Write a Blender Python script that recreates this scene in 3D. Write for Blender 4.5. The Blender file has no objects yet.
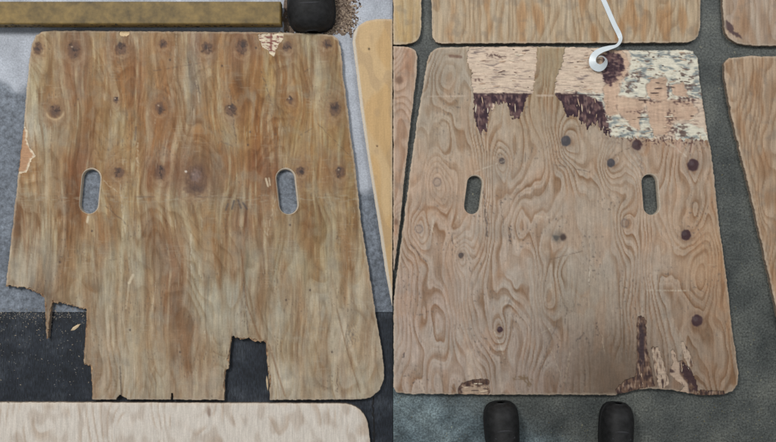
import bpy, math, random
import numpy as np

# ------------------------------------------------------------------ camera, light, exposure
S = 0.0028            # metres of floor per photograph pixel
H = 2.3               # camera height
CX, CY = 388.0, 221.0
scene = bpy.context.scene
C = scene.collection
cam_d = bpy.data.cameras.new('camera'); cam = bpy.data.objects.new('camera', cam_d); C.objects.link(cam)
cam.location = (0, 0, H); cam.rotation_euler = (0, 0, 0)
cam_d.sensor_fit = 'HORIZONTAL'; cam_d.angle = 2*math.atan(388*S/H); cam_d.clip_end = 50; cam_d.clip_start = 0.01
scene.camera = cam
world = bpy.data.worlds.new('World'); scene.world = world; world.use_nodes = True
bg = world.node_tree.nodes['Background']; bg.inputs[0].default_value = (0.93, 0.97, 1.0, 1); bg.inputs[1].default_value = 0.37
def area(name, loc, target, size, power, col):
    d = bpy.data.lights.new(name, 'AREA'); d.shape = 'SQUARE'; d.size = size; d.energy = power; d.color = col
    o = bpy.data.objects.new(name, d); C.objects.link(o); o.location = loc
    v = np.array(target, float)-np.array(loc, float)
    from mathutils import Vector
    o.rotation_euler = Vector(v).to_track_quat('-Z', 'Y').to_euler()
    return o
area('hall_light', (-1.7, 1.7, 3.6), (0, 0, 0), 0.9, 112, (1.0, 0.985, 0.96))
area('hall_light_far', (1.9, 2.2, 3.6), (0.3, 0, 0), 0.9, 44, (0.97, 0.99, 1.0))
scene.view_settings.view_transform = 'Standard'; scene.view_settings.look = 'None'
scene.view_settings.exposure = 0; scene.view_settings.gamma = 1; scene.view_settings.use_curve_mapping = False

# ------------------------------------------------------------------ numeric helpers
def wx(px, z=0.0): return (np.asarray(px, float)-CX)*S*(1-z/H)
def wy(py, z=0.0): return -(np.asarray(py, float)-CY)*S*(1-z/H)
def lin(c):
    c = np.asarray(c, float)/255.0
    return np.where(c <= 0.04045, c/12.92, ((c+0.055)/1.055)**2.4)
_rng = np.random.RandomState(7)
_perm = _rng.permutation(256); _perm = np.concatenate([_perm, _perm])
_ang = _rng.rand(256)*2*np.pi; _gx, _gy = np.cos(_ang), np.sin(_ang)
def pn(x, y, seed=0):
    x = np.asarray(x, float)+seed*17.31; y = np.asarray(y, float)+seed*9.77
    xi = np.floor(x).astype(int); yi = np.floor(y).astype(int); xf = x-xi; yf = y-yi
    u = xf*xf*xf*(xf*(xf*6-15)+10); v = yf*yf*yf*(yf*(yf*6-15)+10)
    def g(ix, iy, dx, dy):
        k = _perm[_perm[ix & 255]+(iy & 255)]
        return _gx[k]*dx+_gy[k]*dy
    a = g(xi, yi, xf, yf); b = g(xi+1, yi, xf-1, yf); c = g(xi, yi+1, xf, yf-1); d = g(xi+1, yi+1, xf-1, yf-1)
    return 1.5*((a+(b-a)*u)*(1-v)+(c+(d-c)*u)*v)
def fb(x, y, seed=0, n=3):
    r = 0; a = 1; t = 0
    for i in range(n):
        r = r+a*pn(x*2**i, y*2**i, seed+i*3); t += a; a *= 0.55
    return r/t*1.3
def ss(a, b, x):
    t = np.clip((x-a)/(b-a), 0, 1); return t*t*(3-2*t)
def sd_poly(x, y, pts):
    P = np.array(pts, float); n = len(P)
    d = np.full(x.shape, 1e9); inside = np.zeros(x.shape, bool)
    for i in range(n):
        ax, ay = P[i]; bx, by = P[(i+1) % n]
        ex, ey = bx-ax, by-ay; px, py = x-ax, y-ay
        t = np.clip((px*ex+py*ey)/(ex*ex+ey*ey+1e-12), 0, 1)
        d = np.minimum(d, (px-ex*t)**2+(py-ey*t)**2)
        c = ((ay > y) != (by > y))
        with np.errstate(divide='ignore', invalid='ignore'):
            xi = ax+(y-ay)*ex/(ey if ey != 0 else 1e-12)
        inside ^= (c & (x < xi))
    d = np.sqrt(d); return np.where(inside, -d, d)
def sd_cap(x, y, a, b, r):
    ex, ey = b[0]-a[0], b[1]-a[1]; t = np.clip(((x-a[0])*ex+(y-a[1])*ey)/(ex*ex+ey*ey+1e-12), 0, 1)
    return np.hypot(x-a[0]-ex*t, y-a[1]-ey*t)-r
def rounded(pts, corners):
    """replace the listed corner indices by an arc-like run of points; corners: {index: radius}"""
    out = []; n = len(pts)
    for i, p in enumerate(pts):
        if i in corners:
            r = corners[i]; a = np.array(pts[i-1], float); b = np.array(pts[(i+1) % n], float); p = np.array(p, float)
            da = (a-p)/np.linalg.norm(a-p); db = (b-p)/np.linalg.norm(b-p)
            A = p+da*r; B = p+db*r
            for k in range(9):
                t = k/8; q = (1-t)**2*A+2*t*(1-t)*p+t*t*B; out.append((q[0], q[1]))
        else: out.append(tuple(p))
    return out

# ------------------------------------------------------------------ materials
def mat(name):
    m = bpy.data.materials.new(name); m.use_nodes = True; nt = m.node_tree
    return m, nt, nt.nodes['Principled BSDF']
def N(nt, t, **kw):
    n = nt.nodes.new(t)
    for k, v in kw.items(): setattr(n, k, v)
    return n
def wood_mat(name, fibre=(620, 26, 1), rough=0.72, amt=0.16, bump=0.25):
    m, nt, b = mat(name); L = nt.links
    at = N(nt, 'ShaderNodeAttribute'); at.attribute_name = 'tone'
    tc = N(nt, 'ShaderNodeTexCoord'); mp = N(nt, 'ShaderNodeMapping'); mp.inputs['Scale'].default_value = fibre
    L.new(tc.outputs['Object'], mp.inputs['Vector'])
    n1 = N(nt, 'ShaderNodeTexNoise'); n1.inputs['Scale'].default_value = 1; n1.inputs['Detail'].default_value = 4; n1.inputs['Roughness'].default_value = 0.65
    L.new(mp.outputs[0], n1.inputs['Vector'])
    n2 = N(nt, 'ShaderNodeTexNoise'); n2.inputs['Scale'].default_value = 230; n2.inputs['Detail'].default_value = 5; n2.inputs['Roughness'].default_value = 0.7
    L.new(tc.outputs['Object'], n2.inputs['Vector'])
    mr = N(nt, 'ShaderNodeMapRange'); mr.inputs[1].default_value = 0.3; mr.inputs[2].default_value = 0.7; mr.inputs[3].default_value = 1-amt; mr.inputs[4].default_value = 1+amt
    L.new(n1.outputs[0], mr.inputs[0])
    mr2 = N(nt, 'ShaderNodeMapRange'); mr2.inputs[1].default_value = 0.3; mr2.inputs[2].default_value = 0.7; mr2.inputs[3].default_value = 0.9; mr2.inputs[4].default_value = 1.1
    L.new(n2.outputs[0], mr2.inputs[0])
    mu = N(nt, 'ShaderNodeMath', operation='MULTIPLY'); L.new(mr.outputs[0], mu.inputs[0]); L.new(mr2.outputs[0], mu.inputs[1])
    vm = N(nt, 'ShaderNodeVectorMath', operation='SCALE'); L.new(at.outputs['Color'], vm.inputs[0]); L.new(mu.outputs[0], vm.inputs['Scale'])
    L.new(vm.outputs[0], b.inputs['Base Color'])
    b.inputs['Roughness'].default_value = rough; b.inputs['Specular IOR Level'].default_value = 0.25
    bp = N(nt, 'ShaderNodeBump'); bp.inputs['Strength'].default_value = bump; bp.inputs['Distance'].default_value = 0.0008
    L.new(n1.outputs[0], bp.inputs['Height']); L.new(bp.outputs[0], b.inputs['Normal'])
    return m
M_VEN = wood_mat('weathered_veneer')
M_SMOOTH = wood_mat('sanded_veneer', amt=0.07, bump=0.12)
M_INNER = wood_mat('torn_inner_ply', fibre=(40, 520, 1), amt=0.18, bump=0.7, rough=0.85)
def edge_mat():
    m, nt, b = mat('ply_edge_layers'); L = nt.links
    tc = N(nt, 'ShaderNodeTexCoord'); sp = N(nt, 'ShaderNodeSeparateXYZ'); L.new(tc.outputs['Object'], sp.inputs[0])
    mm = N(nt, 'ShaderNodeMath', operation='MULTIPLY'); mm.inputs[1].default_value = 2*math.pi/0.0072; L.new(sp.outputs[2], mm.inputs[0])
    sn = N(nt, 'ShaderNodeMath', operation='SINE'); L.new(mm.outputs[0], sn.inputs[0])
    no = N(nt, 'ShaderNodeTexNoise'); no.inputs['Scale'].default_value = 120; L.new(tc.outputs['Object'], no.inputs['Vector'])
    ad = N(nt, 'ShaderNodeMath', operation='ADD'); L.new(sn.outputs[0], ad.inputs[0]); L.new(no.outputs[0], ad.inputs[1])
    cr = N(nt, 'ShaderNodeValToRGB'); cr.color_ramp.elements[0].position = 0.0; cr.color_ramp.elements[0].color = (0.10, 0.065, 0.045, 1)
    cr.color_ramp.elements[1].position = 0.9; cr.color_ramp.elements[1].color = (0.30, 0.23, 0.17, 1)
    L.new(ad.outputs[0], cr.inputs[0]); L.new(cr.outputs[0], b.inputs['Base Color']); b.inputs['Roughness'].default_value = 0.85
    return m
M_EDGE = edge_mat()
def simple(name, col, rough=0.6, var=0.12, scale=60, spec=0.4, bump=0.0, stretch=(1, 1, 1), metal=0):
    m, nt, b = mat(name); L = nt.links
    tc = N(nt, 'ShaderNodeTexCoord'); mp = N(nt, 'ShaderNodeMapping'); mp.inputs['Scale'].default_value = stretch
    L.new(tc.outputs['Object'], mp.inputs[0])
    n1 = N(nt, 'ShaderNodeTexNoise'); n1.inputs['Scale'].default_value = scale; n1.inputs['Detail'].default_value = 6; n1.inputs['Roughness'].default_value = 0.65
    L.new(mp.outputs[0], n1.inputs['Vector'])
    cr = N(nt, 'ShaderNodeValToRGB'); c = lin(col)
    cr.color_ramp.elements[0].position = 0.3; cr.color_ramp.elements[0].color = (*(c*(1-var)), 1)
    cr.color_ramp.elements[1].position = 0.7; cr.color_ramp.elements[1].color = (*(c*(1+var)), 1)
    L.new(n1.outputs[0], cr.inputs[0]); L.new(cr.outputs[0], b.inputs['Base Color'])
    b.inputs['Roughness'].default_value = rough; b.inputs['Specular IOR Level'].default_value = spec; b.inputs['Metallic'].default_value = metal
    if bump:
        bp = N(nt, 'ShaderNodeBump'); bp.inputs['Strength'].default_value = bump; bp.inputs['Distance'].default_value = 0.001
        L.new(n1.outputs[0], bp.inputs['Height']); L.new(bp.outputs[0], b.inputs['Normal'])
    return m
def floor_mat(name, base, dark, light, big=6, fine=140, speck=0.5, rough=0.55, specks=None, streak=None, patch=None):
    m, nt, b = mat(name); L = nt.links
    tc = N(nt, 'ShaderNodeTexCoord')
    n1 = N(nt, 'ShaderNodeTexNoise'); n1.inputs['Scale'].default_value = big; n1.inputs['Detail'].default_value = 5; n1.inputs['Roughness'].default_value = 0.6
    L.new(tc.outputs['Object'], n1.inputs['Vector'])
    cr = N(nt, 'ShaderNodeValToRGB'); e = cr.color_ramp.elements
    e[0].position = 0.3; e[0].color = (*lin(dark), 1); e[1].position = 0.7; e[1].color = (*lin(light), 1)
    x = e.new(0.5); x.color = (*lin(base), 1)
    L.new(n1.outputs[0], cr.inputs[0])
    n2 = N(nt, 'ShaderNodeTexNoise'); n2.inputs['Scale'].default_value = fine; n2.inputs['Detail'].default_value = 8; n2.inputs['Roughness'].default_value = 0.75
    if streak:
        mp = N(nt, 'ShaderNodeMapping'); mp.inputs['Scale'].default_value = streak; L.new(tc.outputs['Object'], mp.inputs[0]); L.new(mp.outputs[0], n2.inputs['Vector'])
    else: L.new(tc.outputs['Object'], n2.inputs['Vector'])
    mr = N(nt, 'ShaderNodeMapRange'); mr.inputs[1].default_value = 0.3; mr.inputs[2].default_value = 0.7; mr.inputs[3].default_value = 1-speck; mr.inputs[4].default_value = 1+speck
    mr.inputs[1].default_value = .38; mr.inputs[2].default_value = .62
    L.new(n2.outputs[0], mr.inputs[0])
    vm = N(nt, 'ShaderNodeVectorMath', operation='SCALE'); L.new(cr.outputs[0], vm.inputs[0]); L.new(mr.outputs[0], vm.inputs['Scale'])
    out = vm.outputs[0]
    if specks:
        vo = N(nt, 'ShaderNodeTexNoise'); vo.inputs['Scale'].default_value = 60; vo.inputs['Detail'].default_value = 2
        L.new(tc.outputs['Object'], vo.inputs['Vector'])
        r2 = N(nt, 'ShaderNodeMapRange'); r2.inputs[1].default_value = 0.70; r2.inputs[2].default_value = 0.76; L.new(vo.outputs[0], r2.inputs[0])
        mx = N(nt, 'ShaderNodeMix', data_type='RGBA'); L.new(r2.outputs[0], mx.inputs[0]); L.new(out, mx.inputs[6]); mx.inputs[7].default_value = (*lin(specks), 1)
        out = mx.outputs[2]
    if patch:      # a worn or dirtier area, or a reflection painted into the slab colour: (direction, threshold, softness, noise, colour factor)
        dr, th, so, na, fac, fine2 = patch
        dt = N(nt, 'ShaderNodeVectorMath', operation='DOT_PRODUCT'); L.new(tc.outputs['Object'], dt.inputs[0]); dt.inputs[1].default_value = dr
        n3 = N(nt, 'ShaderNodeTexNoise'); n3.inputs['Scale'].default_value = 14; n3.inputs['Detail'].default_value = 6; L.new(tc.outputs['Object'], n3.inputs['Vector'])
        ma = N(nt, 'ShaderNodeMath', operation='MULTIPLY_ADD'); L.new(n3.outputs[0], ma.inputs[0]); ma.inputs[1].default_value = na; L.new(dt.outputs['Value'], ma.inputs[2])
        r3 = N(nt, 'ShaderNodeMapRange'); r3.inputs[1].default_value = th+na*.5-so; r3.inputs[2].default_value = th+na*.5+so; L.new(ma.outputs[0], r3.inputs[0])
        n4 = N(nt, 'ShaderNodeTexNoise'); n4.inputs['Scale'].default_value = fine2; n4.inputs['Detail'].default_value = 7; n4.inputs['Roughness'].default_value = .7; L.new(tc.outputs['Object'], n4.inputs['Vector'])
        c4 = N(nt, 'ShaderNodeValToRGB'); c4.color_ramp.elements[0].position = .36; c4.color_ramp.elements[1].position = .66
        c4.color_ramp.elements[0].color = (*(np.array(fac)*.55), 1); c4.color_ramp.elements[1].color = (*(np.array(fac)*1.45), 1); L.new(n4.outputs[0], c4.inputs[0])
        mm = N(nt, 'ShaderNodeMix', data_type='RGBA', blend_type='MULTIPLY'); mm.inputs[0].default_value = 1; L.new(out, mm.inputs[6]); L.new(c4.outputs[0], mm.inputs[7])
        m2 = N(nt, 'ShaderNodeMix', data_type='RGBA'); L.new(r3.outputs[0], m2.inputs[0]); L.new(out, m2.inputs[6]); L.new(mm.outputs[2], m2.inputs[7]); out = m2.outputs[2]
    L.new(out, b.inputs['Base Color']); b.inputs['Roughness'].default_value = rough; b.inputs['Specular IOR Level'].default_value = 0.35
    bp = N(nt, 'ShaderNodeBump'); bp.inputs['Strength'].default_value = 0.25; bp.inputs['Distance'].default_value = 0.001
    L.new(n2.outputs[0], bp.inputs['Height']); L.new(bp.outputs[0], b.inputs['Normal'])
    return m

# ------------------------------------------------------------------ object helpers
def link_mesh(name, verts, faces, m, parent=None, loc=None, smooth=False, tone=None):
    me = bpy.data.meshes.new(name)
    V = np.asarray(verts, float)
    if loc is not None: V = V-np.array(loc)
    me.from_pydata(V.tolist(), [], faces if isinstance(faces, list) else faces.tolist()); me.materials.append(m)
    if tone is not None:
        a = me.color_attributes.new('tone', 'FLOAT_COLOR', 'POINT')
        buf = np.ones((len(V), 4)); buf[:, :3] = np.clip(tone, 0.002, 0.9); a.data.foreach_set('color', buf.ravel())
    if smooth: me.polygons.foreach_set('use_smooth', [True]*len(me.polygons))
    me.update()
    o = bpy.data.objects.new(name, me); C.objects.link(o)
    if parent is not None: o.parent = parent
    elif loc is not None: o.location = loc
    return o
def tag(o, label, cat, group=None):
    o['label'] = label; o['category'] = cat
    if group: o['group'] = group
    return o
def empty(name, loc, label, cat, group=None):
    o = bpy.data.objects.new(name, None); C.objects.link(o); o.location = loc; o.empty_display_size = 0.05
    return tag(o, label, cat, group)

# ------------------------------------------------------------------ floor (structure)
M_LIGHT = floor_mat('pale_concrete', (166, 171, 180), (146, 150, 158), (184, 189, 198), big=9, fine=210, speck=0.22, rough=0.6,
                    patch=((-0.3, -1, 0), float(wy(166+.3*103)*-1)+0.0, 0.02, 0.16, (0.38, 0.405, 0.43), 70))
M_BLACK = floor_mat('black_painted_concrete', (33, 38, 46), (20, 24, 31), (56, 61, 68), big=13, fine=14, speck=0.7, rough=0.5, streak=(22, 4, 1))
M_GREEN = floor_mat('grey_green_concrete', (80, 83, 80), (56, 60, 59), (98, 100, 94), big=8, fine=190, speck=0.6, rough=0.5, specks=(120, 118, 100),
                    patch=((-0.45, -1, 0), 0.41, 0.05, 0.10, (1.45, 1.75, 2.05), 20))  # patch: pale bluish reflection painted into the floor colour, lower left
def slab(x0, y0, x1, y1, m):
    X0, X1, Y0, Y1 = float(wx(x0)), float(wx(x1)), float(wy(y1)), float(wy(y0))
    z0, z1 = -0.12, 0.0
    v = [(X0, Y0, z0), (X1, Y0, z0), (X1, Y1, z0), (X0, Y1, z0), (X0, Y0, z1), (X1, Y0, z1), (X1, Y1, z1), (X0, Y1, z1)]
    f = [(4, 5, 6, 7), (0, 3, 2, 1), (0, 1, 5, 4), (1, 2, 6, 5), (2, 3, 7, 6), (3, 0, 4, 7)]
    o = link_mesh('concrete_floor', v, f, m); o['kind'] = 'structure'; return o
slab(-1800, -1500, 392.6, 312, M_LIGHT)
slab(-1800, 312.6, 392.6, 2200, M_BLACK)
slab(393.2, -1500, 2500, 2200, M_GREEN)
o = link_mesh('ground', [(-12, -12, -0.06), (12, -12, -0.06), (12, 12, -0.06), (-12, 12, -0.06)], [(0, 1, 2, 3)], simple('joint_dirt', (25, 24, 23))); o['kind'] = 'structure'

# ------------------------------------------------------------------ board builder
ZT = 0.018; VT = 0.0016
def sheet(name, bbox, step, phi, tone, zfun, skirt, m, parent, origin, zref, smooth=True):
    x0, y0, x1, y1 = bbox
    nx = int((x1-x0)/step)+2; ny = int((y1-y0)/step)+2
    gx, gy = np.meshgrid(x0+np.arange(nx)*step, y0+np.arange(ny)*step)
    X = gx.ravel().copy(); Y = gy.ravel().copy(); p = phi(X, Y)
    P = p.reshape(ny, nx)
    q = np.stack([P[:-1, :-1], P[:-1, 1:], P[1:, 1:], P[1:, :-1]])
    keep = ((q.mean(0) < 0.35*step) & ((q < 0).sum(0) >= 1))
    for _ in range(3):
        near = (p > -0.28*step) & (p < 2.5*step)
        xn, yn, pn_ = X[near], Y[near], p[near]; e = 0.15
        gxv = (phi(xn+e, yn)-phi(xn-e, yn))/(2*e); gyv = (phi(xn, yn+e)-phi(xn, yn-e))/(2*e)
        g2 = np.maximum(gxv**2+gyv**2, 0.4)
        dx = -pn_*gxv/g2; dy = -pn_*gyv/g2; l = np.hypot(dx, dy)+1e-9; k = np.minimum(1, step*0.9/l)
        X[near] += dx*k; Y[near] += dy*k; p[near] = phi(X[near], Y[near])
    idx = np.arange(nx*ny).reshape(ny, nx)
    F = np.stack([idx[:-1, :-1], idx[1:, :-1], idx[1:, 1:], idx[:-1, 1:]], -1)[keep]
    used = np.unique(F); remap = -np.ones(nx*ny, int); remap[used] = np.arange(len(used)); F = remap[F]
    X, Y = X[used], Y[used]
    col = tone(X, Y); Z = zfun(X, Y)
    V = np.stack([wx(X, zref), wy(Y, zref), Z], -1)
    # boundary edges
    E = np.concatenate([F[:, [0, 1]], F[:, [1, 2]], F[:, [2, 3]], F[:, [3, 0]]])
    key = np.sort(E, 1); _, inv, cnt = np.unique(key[:, 0].astype(np.int64)*len(X)+key[:, 1], return_inverse=True, return_counts=True)
    B = E[cnt[inv] == 1]
    faces = F.tolist()
    if skirt:
        bv = np.unique(B); mp = {int(a): len(V)+i for i, a in enumerate(bv)}
        low = V[bv].copy(); low[:, 2] -= skirt
        V = np.concatenate([V, low]); col = np.concatenate([col, col[bv]*0.8])
        faces += [(int(b), int(a), mp[int(a)], mp[int(b)]) for a, b in B]
    o = link_mesh(name, V, faces, m, parent, origin, smooth=smooth, tone=col)
    return o, (X, Y, B)
def split_loose(o, root):
    me = o.data; nv = len(me.vertices); co = np.zeros(nv*3); me.vertices.foreach_get('co', co); co = co.reshape(-1, 3)
    col = np.zeros(nv*4); me.color_attributes['tone'].data.foreach_get('color', col); col = col.reshape(-1, 4)[:, :3]
    F = np.zeros(len(me.polygons)*4, int); me.polygons.foreach_get('vertices', F); F = F.reshape(-1, 4)
    lab = np.arange(nv)
    while True:
        m = lab[F].min(1); new = lab.copy()
        for k in range(4): np.minimum.at(new, F[:, k], m)
        new = new[new]
        if (new == lab).all(): break
        lab = new
    fl = lab[F[:, 0]]; ids, cnt = np.unique(fl, return_counts=True); small = []
    def emit(mask, nm):
        f = F[mask]; u = np.unique(f); mp = -np.ones(nv, int); mp[u] = np.arange(len(u))
        return link_mesh(nm, co[u], mp[f].tolist(), M_INNER, root, None, smooth=True, tone=col[u])
    for i_, n_ in sorted(zip(ids, cnt), key=lambda q: -q[1]):
        if n_ >= 40: emit(fl == i_, 'inner_ply')
        else: small.append(i_)
    if small: emit(np.isin(fl, small), 'torn_fibres')['kind'] = 'stuff'
    bpy.data.objects.remove(o); bpy.data.meshes.remove(me)
def ring_walls(name, XY, B, z0, z1, m, parent, origin, zref):
    X, Y = XY; bv = np.unique(B); mp = {int(a): i for i, a in enumerate(bv)}; n = len(bv)
    a = np.stack([wx(X[bv], zref), wy(Y[bv], zref), np.full(n, z1)], -1); b = a.copy(); b[:, 2] = z0
    f = [(mp[int(q)], mp[int(p)], mp[int(p)]+n, mp[int(q)]+n) for p, q in B]
    return link_mesh(name, np.concatenate([a, b]), f, m, parent, origin)
M_RIM = simple('worn_pale_rim', (178, 164, 146), 0.7, 0.15, 200)
def capsule_pts(a, b, r, dx=0, dy=0, n=12):
    ang = math.atan2(b[1]-a[1], b[0]-a[0]); out = []
    for i in range(n+1):
        t = ang-math.pi/2+math.pi*i/n; out.append((b[0]+dx+r*math.cos(t), b[1]+dy+r*math.sin(t)))
    for i in range(n+1):
        t = ang+math.pi/2+math.pi*i/n; out.append((a[0]+dx+r*math.cos(t), a[1]+dy+r*math.sin(t)))
    return out
def handle_rim(cap, thick, parent, origin):
    a, b, r, rim = cap; top = thick+0.0002
    rings = [(capsule_pts(a, b, r+rim, 0.7, -0.6), top-0.0004), (capsule_pts(a, b, r+rim*0.55, 0.5, -0.4), top+0.0003),
             (capsule_pts(a, b, r), top-0.003), (capsule_pts(a, b, r-0.1), 0.001)]
    V = []; F = []
    n = len(rings[0][0])
    for pts, z in rings:
        V += [(float(wx(x, thick)), float(wy(y, thick)), z) for x, y in pts]
    for k in range(3):
        for i in range(n):
            j = (i+1) % n; F.append((k*n+i, k*n+j, (k+1)*n+j, (k+1)*n+i))
    return link_mesh('handle_rim', V, F, M_RIM, parent, origin, smooth=True)
def board(name, label, cat, outline, tone, step=0.8, thick=ZT, holes=(), breaks=(), tear=None, inner_tone=None, inner_z=None, m=None, wear=0.6, group='plywood boards laid out on the concrete floor', seed=1, round_w=2.0, slivers=()):
    P = np.array(outline); x0, y0 = P.min(0)-2; x1, y1 = P.max(0)+2
    origin = (float(wx(P[:, 0].mean())), float(wy(P[:, 1].mean())), 0.0)
    root = empty(name, origin, label, cat, group)
    def phi_b(x, y):
        d = sd_poly(x, y, outline)+wear*(0.6*pn(x/9, y/9, seed)+0.5*pn(x/2.6, y/2.6, seed+4))
        for a, b, r, rim in holes: d = np.maximum(d, -sd_cap(x-0.7, y+0.6, a, b, r+rim-0.25))
        for bp in breaks: d = np.maximum(d, -(sd_poly(x, y+(1.5*pn(x/3.1, y/50, seed+8)+0.9*pn(x/1.3, y/30, seed+10))*(y < 385), bp)+0.6*pn(x/2.2, y/5, seed+9)))
        return d
    phi_v = phi_b if tear is None else (lambda x, y: np.maximum(phi_b(x, y), -tear(x, y)))
    def zf(x, y):
        d = -sd_poly(x, y, outline)
        z = thick-0.0016*(1-ss(0, round_w, d))+0.00022*pn(x/3.0, y/40, seed+2)
        return z
    def tn(x, y):
        c = tone(x, y); d = -sd_poly(x, y, outline)
        e = (1-ss(0.4, 2.6, d+0.8*pn(x/4, y/4, seed+3)))[:, None]*0.45
        return c*(1-e)+lin((196, 180, 160))*e
    v, (X, Y, B) = sheet('face_veneer', (x0, y0, x1, y1), step, phi_v, tn, zf, VT*1.3, m or M_VEN, root, origin, thick)
    if tear is not None:
        ph = lambda x, y: np.maximum(phi_b(x, y), tear(x, y)-1.2)
        zi = lambda x, y: thick-VT*1.25+0.0009*pn(x/12, y/2.4, 31)+0.0004*pn(x/2.5, y/5, 33)+(0 if inner_z is None else inner_z(x, y))-0.0012*(1-ss(0, 2, -sd_poly(x, y, outline)))
        ip, _ = sheet('inner_ply', (x0, y0, x1, y1), step, ph, inner_tone, zi, 0, M_INNER, root, origin, thick)
        split_loose(ip, root)
    # core walls follow the full outline
    st = max(step, 1.0)
    _, (X, Y, B) = (None, _core(x0, y0, x1, y1, st, phi_b))
    ring_walls('ply_edge', (X, Y), B, 0.0, thick-VT*1.25, M_EDGE, root, origin, thick)
    for cap in holes: handle_rim(cap, thick, root, origin)
    if slivers:      # lifted fibres of torn veneer
        r = random.Random(seed); Vv = []; Ff = []; Tt = []
        for xr, yr, n, kind in slivers:
            for _i in range(n):
                x, y = r.uniform(*xr), r.uniform(*yr)
                if r.random() < .5: continue
                l = r.choice([2, 3, 4, 8])*r.uniform(.7, 1.2); w = r.uniform(.3, .8)+.05*l; a = (0 if kind == 'h' else math.pi/2)+r.gauss(0, .14); zb = thick-VT+.0006; up = r.uniform(.0003, .0025)
                ex = np.array([x, x+l*math.cos(a)]); ey = np.array([y, y+l*math.sin(a)]); tv = tear(ex, ey)
                if tv[0] > -.3 or max(phi_b(ex, ey)) > -1.0: continue
                c = lin(r.choice([(204,184,160),(192,164,140),(214,202,182),(178,152,130),(112,90,82),(96,78,72)])); b = len(Vv)
                for t, ww, zz in [(0, .5, 0), (.35, 1, .35), (.75, .8, .8), (1, .1, 1)]:
                    for s_ in (-1, 1):
                        X_ = x+l*t*math.cos(a)-s_*w*ww*.5*math.sin(a); Y_ = y+l*t*math.sin(a)+s_*w*ww*.5*math.cos(a)
                        Vv.append((float(wx(X_, thick)), float(wy(Y_, thick)), zb+up*zz+.0003*s_)); Tt.append(c)
                for k in range(3): Ff.append((b+2*k, b+2*k+1, b+2*k+3, b+2*k+2))
        so = link_mesh('lifted_fibres', Vv, Ff, M_INNER, root, origin, tone=np.array(Tt)); so['kind'] = 'stuff'
    return root
def _core(x0, y0, x1, y1, step, phi):
    nx = int((x1-x0)/step)+2; ny = int((y1-y0)/step)+2
    gx, gy = np.meshgrid(x0+np.arange(nx)*step, y0+np.arange(ny)*step)
    X = gx.ravel().copy(); Y = gy.ravel().copy(); p = phi(X, Y); P = p.reshape(ny, nx)
    q = np.stack([P[:-1, :-1], P[:-1, 1:], P[1:, 1:], P[1:, :-1]])
    keep = ((q.mean(0) < 0.35*step) & ((q < 0).sum(0) >= 1))
    for _ in range(3):
        near = (p > -0.28*step) & (p < 2.5*step)
        xn, yn, v = X[near], Y[near], p[near]; e = 0.15
        gxv = (phi(xn+e, yn)-phi(xn-e, yn))/(2*e); gyv = (phi(xn, yn+e)-phi(xn, yn-e))/(2*e)
        g2 = np.maximum(gxv**2+gyv**2, 0.4); dx = -v*gxv/g2; dy = -v*gyv/g2; l = np.hypot(dx, dy)+1e-9; k = np.minimum(1, step*0.9/l)
        X[near] += dx*k; Y[near] += dy*k; p[near] = phi(X[near], Y[near])
    # pull the walls 0.35 px inside the veneer
    near = np.abs(p) < 1.2*step; xn, yn = X[near], Y[near]; e = 0.15
    gxv = (phi(xn+e, yn)-phi(xn-e, yn))/(2*e); gyv = (phi(xn, yn+e)-phi(xn, yn-e))/(2*e); g = np.maximum(np.hypot(gxv, gyv), 0.6)
    X[near] -= 0.3*gxv/g; Y[near] -= 0.3*gyv/g
    idx = np.arange(nx*ny).reshape(ny, nx)
    F = np.stack([idx[:-1, :-1], idx[1:, :-1], idx[1:, 1:], idx[:-1, 1:]], -1)[keep]
    E = np.concatenate([F[:, [0, 1]], F[:, [1, 2]], F[:, [2, 3]], F[:, [3, 0]]])
    key = np.sort(E, 1); _, inv, cnt = np.unique(key[:, 0].astype(np.int64)*len(X)+key[:, 1], return_inverse=True, return_counts=True)
    return X, Y, E[cnt[inv] == 1]
def field(ctrl, sx, sy):
    A = np.array(ctrl, float); cols = A[:, 2:5]
    def f(x, y):
        w = 1e-7*np.ones(x.shape); r = w[:, None]*cols.mean(0)
        for (cx, cy), c in zip(A[:, :2], cols):
            k = np.exp(-((x-cx)/sx)**2-((y-cy)/sy)**2); w = w+k; r = r+k[:, None]*c
        return r/w[:, None]
    return f
def mixc(c, k, rgb):
    k = np.clip(k, 0, 1)[:, None]; return c*(1-k)+np.array(rgb, float)*k
def blob(x, y, cx, cy, rx, ry, soft=0.4, j=0, amp=0.15):
    d = np.hypot((x-cx)/rx, (y-cy)/ry)+amp*pn(x/3, y/3, j); return 1-ss(1-soft, 1+soft, d)
def line(x, y, a, b, w):
    return 1-ss(w*0.4, w*1.2, sd_cap(x, y, a, b, 0)+0.25*pn(x/2, y/2, 55))

def scratches(c, x, y, seed, xr, yr, n, k):
    r = random.Random(seed)
    for i in range(n):
        cx_, cy_ = r.uniform(*xr), r.uniform(*yr); a = r.choice([r.gauss(math.pi/2, .18), r.gauss(math.pi/2, .18), r.uniform(0, math.pi)]); l = r.choice([4, 7, 12, 22])*r.uniform(.6, 1.3)
        m = (np.abs(x-cx_) < l+3) & (np.abs(y-cy_) < l+3)
        if not m.any(): continue
        p = (cx_-l*math.cos(a), cy_-l*math.sin(a)); q = (cx_+l*math.cos(a), cy_+l*math.sin(a)); xs, ys = x[m]+1.2*pn(x[m]/6, y[m]/6, i), y[m]
        col = r.choice([(198, 184, 160), (206, 196, 178), (84, 70, 60), (70, 60, 56)])
        c[m] = mixc(c[m], k*r.uniform(.4, 1.1)*line(xs, ys, p, q, r.uniform(.5, 1.0))*ss(-.5, .1, pn(xs/2.5, ys/2.5, i+5)), col)
    return c
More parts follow.
